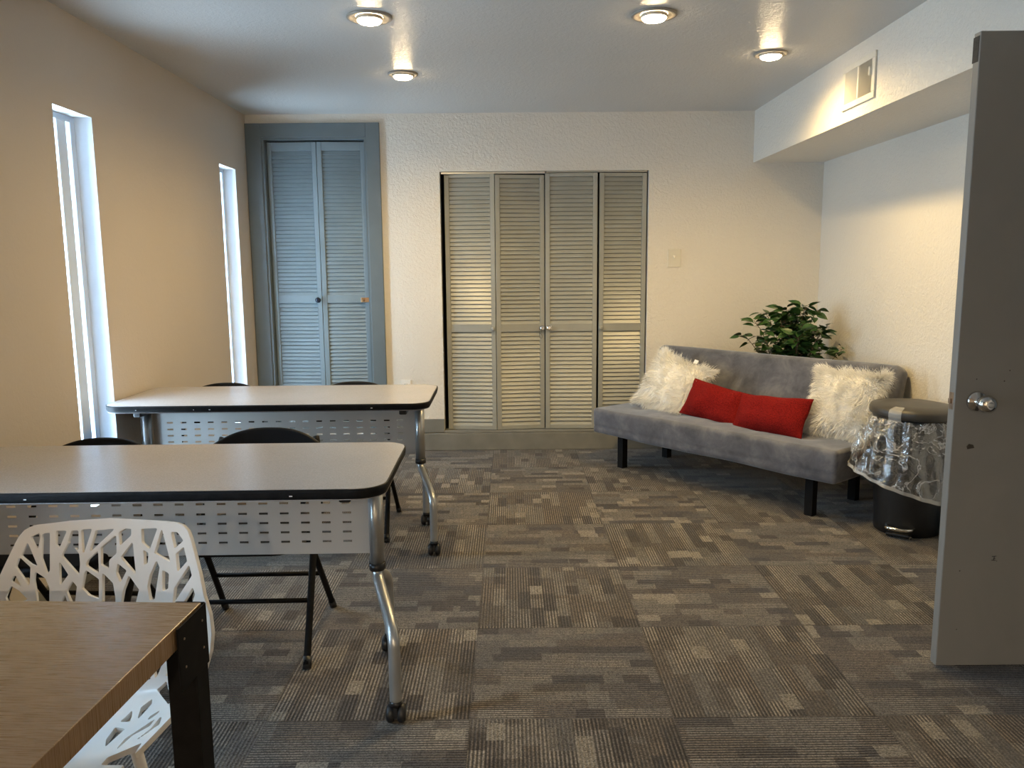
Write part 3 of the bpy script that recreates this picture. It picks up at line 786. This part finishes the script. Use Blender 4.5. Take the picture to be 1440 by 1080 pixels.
for sx in (-1, 1):
    for yy, fy in ((-.30, -.33), (-.06, .02)):
        MB().tube([(sx*.10, yy, .428), (sx*.13, fy, .0)], [.013, .010], 12).build('leg', M['white_plastic'], t)
MB().tube([(-.10, -.30, .418), (.10, -.30, .418)], .009, 10).tube([(-.10, -.06, .418), (.10, -.06, .418)], .009, 10).tube([(0, -.30, .418), (0, -.06, .418)], .009, 10).build('seat_support', M['white_plastic'], t)

# ================================================================== BROWN TABLE
t = thing('brown_table', 'brown wood veneer table with black metal corner legs, cropped at the front', 'table', (-.572, 1.410, 0), math.radians(-2.6))
W_, D_, H_, th = 1.10, .92, .740, .042
c = .115
# the top is notched at each corner, where the square leg comes up flush
poly = [(-.006, -c), (-.006, -D_+c), (-c*.5, -D_+c), (-c*.5, -D_), (-W_+c*.5, -D_), (-W_+c*.5, -D_+c), (-W_, -D_+c), (-W_, -c), (-W_+c*.5, -c), (-W_+c*.5, 0), (-c*.5, 0), (-c*.5, -c)]
MB().box((-W_+.004, -D_+.004, H_-th), (-.004, -.004, H_)).build('tabletop', M['wood'], t, bevel=.0015)
for x0, x1, y0, y1 in ((-.055, 0, -c, 0), (-.055, 0, -D_, -D_+c), (-W_, -W_+.055, -c, 0), (-W_, -W_+.055, -D_, -D_+c)):
    mb = MB().box((x0, -.050 if y1 == 0 else -D_, 0), (x1, 0 if y1 == 0 else -D_+.050, H_-th-.001))
    lg = mb.build('leg', M['black_metal'], t, bevel=.002)
    ox = x1 if x1 == 0 else x0
    s = 1 if x1 == 0 else -1
    oy = y1 if y1 == 0 else y0; sy = 1 if y1 == 0 else -1
    pl = MB().box((min(ox, ox+s*.003), y0, H_-.118), (max(ox, ox+s*.003), y1, H_-.0015))
    pl.box((x0, min(oy, oy+sy*.003), H_-.118), (x1, max(oy, oy+sy*.003), H_-.0015))
    cp = pl.build('corner_plate', M['black_metal'], lg, bevel=.0008)
    for yy, zz in ((y0+.022, H_-.028), (y0+.022, H_-.080), (y1-.020, H_-.028), (y1-.020, H_-.080)):
        MB().lathe([(.0024, 0), (.002, .0010), (.0008, .0013)], 10, M=Matrix.Translation((ox+s*.003, yy, zz)) @ Matrix.Rotation(s*PI/2, 4, 'Y')).build('screw', M['hinge_steel'], lg)
MB().box((-W_+.07, -.05, H_-th-.045), (-.07, -.03, H_-th-.001)).build('apron', M['black_metal'], t, bevel=.002)
MB().box((-W_+.07, -D_+.03, H_-th-.045), (-.07, -D_+.05, H_-th-.001)).build('apron', M['black_metal'], t, bevel=.002)

# ================================================================== FUTON
FA = math.atan2(-.779, .627)                    # local +x runs along the seat, +y towards the back
t = thing('futon', 'grey microsuede futon with black block legs in the corner', 'sofa', (.758, 5.293, 0), FA)
FU = t
def cushion(x0, x1, y0, y1, z0, z1, r, name, bulge=.012, nx=60, ny=16, nz=6, tufts=(), lean=0.0, crown=.0):
    """rounded upholstered slab: a subdivided rounded box with a soft crown and dimples"""
    bm = bmesh.new()
    bmesh.ops.create_cube(bm, size=1.0)
    bm.free()
    mb = MB()
    cx, cy, cz = (x0+x1)/2, (y0+y1)/2, (z0+z1)/2
    hx, hy, hz = (x1-x0)/2, (y1-y0)/2, (z1-z0)/2
    def warp(p):
        q = Vector((max(-hx+r, min(hx-r, p.x)), max(-hy+r, min(hy-r, p.y)), max(-hz+r, min(hz-r, p.z))))
        d = p - q
        if d.length > 1e-9: p = q + d.normalized()*r
        return p
    def face(ax, sgn, na, nb):
        a, b = [i for i in range(3) if i != ax]
        H = (hx, hy, hz)
        def fn(u, v):
            p = Vector((0,0,0)); p[ax] = sgn*H[ax]
            # cosine spacing gives the rounded rims enough faces
            def sp(w, h):
                e = min(.30, 1.6*r/h/2 + .02); k = .22
                if w < k: return -h + w/k*2*h*e*.5
                if w > 1-k: return h - (1-w)/k*2*h*e*.5
                return -h + h*e + (w-k)/(1-2*k)*(2*h-2*h*e)
            p[a] = sp(u, H[a]); p[b] = sp(v, H[b])
            p = warp(p)
            X, Y, Z = p.x/hx, p.y/hy, p.z/hz
            bl = max(0, 1-X**6)*max(0, 1-Y**6)
            if Z > .3: p.z += crown*bl
            p.y += (-1 if Y < 0 else 1)*bulge*max(0, 1-Z*Z)*max(0, 1-X**8)*.6*(abs(Y) > .9)
            n = mnoise.noise(Vector((p.x*2.6+x0, p.y*3.1+z0*9, p.z*4.0)))
            p += Vector((0, n*.004, n*.005))
            for tx, ty, rad, dep, axis in tufts:
                if axis == 'z' and p.z > 0:
                    p.z -= dep*math.exp(-(((p.x-tx)**2+(p.y-ty)**2)/rad**2))
                elif axis == 'y' and p.y < 0:
                    p.y += dep*math.exp(-(((p.x-tx)**2+(p.z-ty)**2)/rad**2))
                elif axis == 'line' and p.y < 0:
                    p.y += dep*math.exp(-((p.z-ty)**2)/rad**2)
                elif axis == 'seam' and p.y < 0:
                    p.y += dep*math.exp(-((p.z-ty+.004*math.sin(p.x*9))**2)/rad**2)
            return p + Vector((cx, cy, cz))
        mb.grid(fn, na, nb)
    face(2, 1, nx, ny); face(2, -1, nx, ny); face(1, -1, nx, nz); face(1, 1, nx, nz); face(0, -1, ny, nz); face(0, 1, ny, nz)
    return mb
X0, X1 = -.185, 1.585
tf = [(x, y, .05, .010, 'z') for x in (-.62, -.31, 0, .31, .62) for y in (-.12, .10)]
mb = cushion(X0, X1, -.105, .52, .225, .398, .022, 'seat', crown=.008, tufts=tf + [(0, -.035, .006, .006, 'seam')], nx=110, ny=40, nz=20)
seat = mb.build('seat', M['suede'], t)
def weld(o, d=.0006):
    bm = bmesh.new(); bm.from_mesh(o.data); bmesh.ops.remove_doubles(bm, verts=bm.verts, dist=d)
    bmesh.ops.recalc_face_normals(bm, faces=bm.faces)
    bm.to_mesh(o.data); bm.free()
weld(seat)
tb = [(x, z, .05, .010, 'y') for x in (-.62, -.31, 0, .31, .62) for z in (-.075,)] + [(0, -.075, .012, .012, 'line')]
mb = cushion(X0, X1, -.065, .065, -.245, .215, .050, 'backrest', tufts=tb, nx=110, ny=14, nz=44)
bk = mb.build('backrest', M['suede'], t); weld(bk)
bk.location = (0, .555, .575); bk.rotation_euler = (math.radians(-17), 0, 0)
# legs: square black blocks
for x, y in ((0, 0), (1.394, 0), (0, .46), (1.394, .46)):
    MB().box((x-.024, y-.024, 0), (x+.024, y+.024, .235)).build('leg', M['black_metal'], t, bevel=.002)
for y in (.015, .43): MB().box((.03, y, .195), (1.364, y+.03, .2245)).build('base_rail', M['black_metal'], t, bevel=.002)

# ================================================================== PILLOWS
def pillow_pt(s, t_, w, h, d, pinch=.07):
    x = s*w/2*(1 - pinch*(1-t_*t_)*1.0) ; y = t_*h/2*(1 - pinch*(1-s*s)*1.0)
    z = d/2*max(0, (1-abs(s)**2.4))**.55*max(0, (1-abs(t_)**2.4))**.55
    return x, y, z
def pillow_mesh(w, h, d, n=36, wob=.004, seed=0):
    mb = MB()
    for sg in (1, -1):
        def fn(u, v):
            s, q = math.sin((u-.5)*PI), math.sin((v-.5)*PI)
            x, y, z = pillow_pt(s, q, w, h, d)
            k = mnoise.noise(Vector((x*9+seed, y*9, sg*2.0)))*wob
            return (x, y, sg*(z + (k if z > .01 else 0)))
        mb.grid(fn, n, n)
    return mb
def fur_mesh(w, h, d, count, length, seed, down):
    """shaggy locks: tapered curved ribbons rooted all over the pillow"""
    R = random.Random(seed); mb = MB()
    down = Vector(down).normalized()
    for _ in range(count):
        s, q = math.sin((R.random()-.5)*PI), math.sin((R.random()-.5)*PI)
        if R.random() < .35:                      # extra locks along the rim
            if R.random() < .5: s = R.choice((-1, 1))*(1-R.random()**2*.12)
            else: q = R.choice((-1, 1))*(1-R.random()**2*.12)
        sg = 1 if R.random() < .82 else -1
        x, y, z = pillow_pt(s, q, w, h, d)
        e = .02
        n = Vector((s*abs(s)**2*1.1, q*abs(q)**2*1.1, sg*(.35+.9*max(0, (1-s**4)*(1-q**4))))).normalized()
        p = Vector((x, y, sg*z))
        clump = Vector((mnoise.noise(Vector((x*14, y*14, seed))), mnoise.noise(Vector((x*14, y*14, seed+9))), mnoise.noise(Vector((x*14, y*14, seed+19)))))
        dr = (n + clump*1.1 + Vector((R.uniform(-.4,.4), R.uniform(-.4,.4), R.uniform(-.2,.2)))).normalized()
        L = length*R.uniform(.55, 1.15); seg = 4; wd = R.uniform(.0011, .0020)
        side = dr.cross(Vector((R.uniform(-1,1), R.uniform(-1,1), R.uniform(-1,1)))).normalized()
        g = R.uniform(.25, .6); curl = clump.cross(n)*.35
        b = len(mb.v)
        for k in range(seg+1):
            wk = wd*(1-(k/seg)**1.6)+.0002
            mb.v += [tuple(p-side*wk), tuple(p+side*wk)]
            dr = (dr + down*g*.55 + curl*.5).normalized()
            if sg > 0 and (p.z < z*.9): dr = (dr + Vector((0, 0, .35))).normalized()
            p = p + dr*(L/seg)
        for k in range(seg):
            mb.f.append([b+2*k, b+2*k+1, b+2*k+3, b+2*k+2]); mb.m.append(0); mb.s.append(True)
    return mb
def sofa_to_world(p): return Matrix.Translation((.758, 5.293, 0)) @ Matrix.Rotation(FA, 4, 'Z') @ Vector(p)
def place(o, loc, lean, roll, yaw=0):
    """pillow local z faces out of the futon; lean tips it back, roll spins it in its own plane"""
    base = Matrix.Rotation(FA + yaw, 4, 'Z') @ Matrix.Rotation(PI/2 - lean, 4, 'X') @ Matrix.Rotation(roll, 4, 'Z')
    o.matrix_world = Matrix.Translation(sofa_to_world(loc)) @ base
def fluffy(label, loc, lean, roll, w, h, seed, yaw=0, count=9500):
    e = thing('fluffy_pillow', label, 'pillow', (0,0,0), 0, 'white shaggy pillows on the futon')
    pillow_mesh(w, h, .15, seed=seed).build('cushion', M['fur'], e)
    dn = Matrix.Rotation(-roll, 3, 'Z') @ Vector((0, -1, .25))
    f = fur_mesh(w, h, .15, count, .062, seed, dn).build('fur', M['fur'], e, fix=False); f['kind'] = 'stuff'
    place(e, loc, lean, roll, yaw)
    return e
def red(label, loc, lean, roll, w, h, seed, yaw=0):
    e = pillow_mesh(w, h, .155, wob=.016, seed=seed).build('lumbar_pillow', M['red']); weld(e, .0004)
    tag(e, label, 'pillow', 'red lumbar pillows on the futon')
    place(e, loc, lean, roll, yaw)
    return e
FP = [
 fluffy('white shaggy pillow at the closet end of the futon, tilted with a corner up', (.222, .250, .553), math.radians(28), math.radians(-14), .43, .37, 3, yaw=math.radians(4)),
 fluffy('white shaggy pillow at the bin end of the futon, sitting upright', (1.400, .285, .572), math.radians(25), math.radians(-1), .37, .385, 8),
]
tg = MB().box((-.016, -.010, -.001), (.016, .016, .001)).build('care_tag', M['tag_white'], FP[0]); tg.location = (.085, .205, .03); tg['label'] = 'white care tag'
red('red lumbar pillow touching the tilted white shaggy pillow', (.620, .185, .492), math.radians(27), math.radians(-9), .46, .25, 21, yaw=math.radians(6))
red('red lumbar pillow touching the upright white shaggy pillow', (1.050, .115, .490), math.radians(29), math.radians(4), .50, .245, 33, yaw=math.radians(-6))

# ================================================================== STEP BIN AND ITS LINER
BX, BY = 2.035, 3.960
t = thing('step_bin', 'black step bin with flat lid and chrome pedal between futon and open door', 'trash bin', (BX, BY, 0))
MB().lathe([(.150, 0), (.156, .006), (.157, .05), (.185, .56), (.187, .600)], 56, sy=1.0).build('bin_body', M['black_plastic'], t)
MB().lathe([(.190, .590), (.200, .596), (.203, .606), (.203, .624), (.197, .636), (.125, .650), (.002, .656)], 56, sy=1.18, M=Matrix.Translation((.012, .015, .006))).build('lid', M['lid'], t)
pa_ = math.radians(232)
pd = catmull([(-.062, -.004, .030), (-.050, .040, .030), (0, .056, .030), (.050, .040, .030), (.062, -.004, .030)], 6)
o = MB().tube(pd, .009, 12, squash=1.0).build('pedal', M['chrome'], t); o['label'] = 'chrome pedal'
o.location = (.150*math.cos(pa_), .150*math.sin(pa_), .020); o.rotation_euler.z = pa_ - PI/2
o = MB().box((-.055, -.02, .010), (.055, .046, .026)).build('pedal_plate', M['black_plastic'], t, bevel=.006)
o.location = (.150*math.cos(pa_), .150*math.sin(pa_), .0); o.rotation_euler.z = pa_ - PI/2
o = MB().box((-.06, -.002, .0), (.06, .010, .016)).build('base_trim', M['chrome'], t, bevel=.004)
o.location = (.160*math.cos(pa_), .160*math.sin(pa_), .0); o.rotation_euler.z = pa_ - PI/2

lt = thing('bin_liner', 'clear plastic liner hanging loose over the rim of the black step bin', 'bin liner', (BX, BY, 0))
def hem_z(a):
    # the loose hem hangs lowest on the door side, higher over the futon corner
    return .255 - .085*math.cos(a - math.radians(150)) * -1.0
def liner_pt(u, v):
    a = 2*PI*u
    z0 = .592; z1 = hem_z(a)
    z = z0 + (z1-z0)*v
    rim = .188 + .004*math.sin(a*23)
    out = .100*(.5+.5*math.cos(a - math.radians(205)))**1.2 + .020
    r = rim + out*(v**.85)
    r += .010*math.sin(a*9+v*3)*math.sin(PI*min(1, v*1.2)) + .007*math.sin(a*17-4*v)*(1-.6*v)
    r += .012*mnoise.noise(Vector((math.cos(a)*4, math.sin(a)*4, v*5)))*v
    x, y = r*math.cos(a), r*1.03*math.sin(a)
    if BX + x > XR-.012: x = XR-.012-BX
    return (x, y, z)
MB().grid(liner_pt, 150, 30, wrap_u=True).build('film', M['liner'], lt)
MB().grid(lambda u, v: tuple(Vector(liner_pt(u, .955+.05*v)) + Vector((math.cos(2*PI*u)*.0015, math.sin(2*PI*u)*.0015, 0))), 150, 2, wrap_u=True).build('hem', M['hem'], lt)
def flap(u, v):
    a = math.radians(208 + 17*u)
    P = [(.150, .656), (.196, .645), (.2035, .630), (.2035, .610), (.198, .590)]
    k = v*(len(P)-1); i = min(int(k), len(P)-2); f = k-i
    r = P[i][0]*(1-f)+P[i+1][0]*f; z = P[i][1]*(1-f)+P[i+1][1]*f
    return (r*math.cos(a), r*1.16*math.sin(a), z)
MB().grid(flap, 6, 16).build('flap', M['hem'], lt)

# ================================================================== POTTED PLANT
t = thing('potted_plant', 'leafy green ficus plant behind the futon in the corner', 'plant', (1.925, 5.440, 0))
MB().lathe([(.085, 0), (.095, .01), (.120, .22), (.128, .235), (.120, .236)], 36).build('pot', M['pot'], t)
MB().lathe([(.116, .215), (.06, .225), (.002, .228)], 24).build('soil', M['soil'], t)
R = random.Random(11)
st = MB(); lv = MB()
def add_leaf(p, d, L, roll):
    d = d.normalized(); up = Vector((0, 0, 1))
    s = d.cross(up)
    if s.length < .05: s = Vector((1, 0, 0))
    s.normalize(); n = s.cross(d).normalized()
    s, n = s*math.cos(roll)+n*math.sin(roll), n*math.cos(roll)-s*math.sin(roll)
    prof = [(0, .0), (.10, .18), (.30, .265), (.52, .245), (.74, .155), (.90, .06), (1.0, .004)]
    b = len(lv.v)
    for q, w in prof:
        c = p + d*(q*L) - n*(q*q*.22*L)
        lv.v += [tuple(c - s*w*L + n*w*.28*L), tuple(c), tuple(c + s*w*L + n*w*.28*L)]
    for k in range(len(prof)-1):
        for e in (0, 1):
            lv.f.append([b+3*k+e, b+3*k+e+1, b+3*k+4+e, b+3*k+3+e]); lv.m.append(0); lv.s.append(True)
def inside(p):
    w = Vector((1.925, 5.440, 0)) + p
    return w.x < XR-.035 and w.y < YB-.035 and not (w.z < .80 and ((w.x-.758)*.779 + (w.y-5.293)*.627) < .70)
# main branches fan out from the pot, with sprays of leaves above the futon's back
tips = []
for k in range(36):
    a = R.uniform(0, 2*PI); rr = min(abs(R.gauss(.0, .11))+.03, .26)
    top = Vector((rr*math.cos(a), rr*math.sin(a), R.uniform(.74, 1.06) - rr*.35))
    if k < 6: top = Vector(((-.26, -.17, -.05, .07, .17, .24)[k], R.uniform(-.06, .06), (.98, 1.03, 1.05, 1.08, 1.05, .93)[k]))
    if k == 6: top = Vector((.27, -.20, .80))
    if k == 7: top = Vector((-.30, .04, .87))
    if not inside(top): top.x *= .7; top.y *= .6
    path = catmull([(R.uniform(-.03,.03), R.uniform(-.03,.03), .22), (top.x*.25, top.y*.25, .50), (top.x*.7, top.y*.7, top.z-.12), tuple(top)], 6)
    st.tube(path, [.0055-.004*i/(len(path)-1) for i in range(len(path))], 6)
    tips.append(path)
for path in tips:
    n = len(path)
    for _ in range(24):
        f = R.uniform(.42, 1.0) if _ > 1 else 1.0
        i = min(int(f*(n-1)), n-2); p = path[i].lerp(path[i+1], f*(n-1)-i)
        a = R.uniform(0, 2*PI)
        d = Vector((math.cos(a), math.sin(a), R.uniform(-.35, .75)))
        q = p + d.normalized()*R.uniform(.0, .055)
        L = R.uniform(.066, .096)
        tip = q + d.normalized()*L
        if inside(tip) and inside(q):
            if (q-p).length > .012: st.tube([p, q], .0011, 5)
            add_leaf(q, d, L, R.uniform(-.9, .9))
st.build('stem', M['stem'], t)
lv.build('foliage', M['leaf'], t, fix=False)

# ================================================================== DAYLIGHT AND CAMERA
w = bpy.data.worlds.new('sky'); scene.world = w; w.use_nodes = True
bg = w.node_tree.nodes['Background']; bg.inputs[0].default_value = (.54, .78, 1.0, 1); bg.inputs[1].default_value = SKY
for a, b in WIN:                                   # light portals guide sampling through the openings
    L = bpy.data.lights.new('window_portal', 'AREA'); L.shape = 'RECTANGLE'; L.size = WZ1-WZ0; L.size_y = b-a
    L.cycles.is_portal = True
    o = bpy.data.objects.new('window_portal', L); COL.objects.link(o)
    o.location = (XL-T-.01, (a+b)/2, (WZ0+WZ1)/2); o.rotation_euler = (0, -PI/2, 0)

cam = bpy.data.cameras.new('camera'); cam.sensor_width = 36.0; cam.sensor_fit = 'HORIZONTAL'
cam.lens = 1121.8246/1440*36.0; cam.clip_start = .02
co = bpy.data.objects.new('camera', cam); COL.objects.link(co); scene.camera = co
pi_, ya, ro = CAMANG
F = Vector((math.sin(ya)*math.cos(pi_), math.cos(ya)*math.cos(pi_), -math.sin(pi_)))
Rt = Vector((math.cos(ya), -math.sin(ya), 0)); U = Rt.cross(F)
R2 = math.cos(ro)*Rt + math.sin(ro)*U; U2 = -math.sin(ro)*Rt + math.cos(ro)*U
mw = Matrix((R2, U2, -F)).transposed().to_4x4(); mw.translation = (0, 0, CAMH)
co.matrix_world = mw
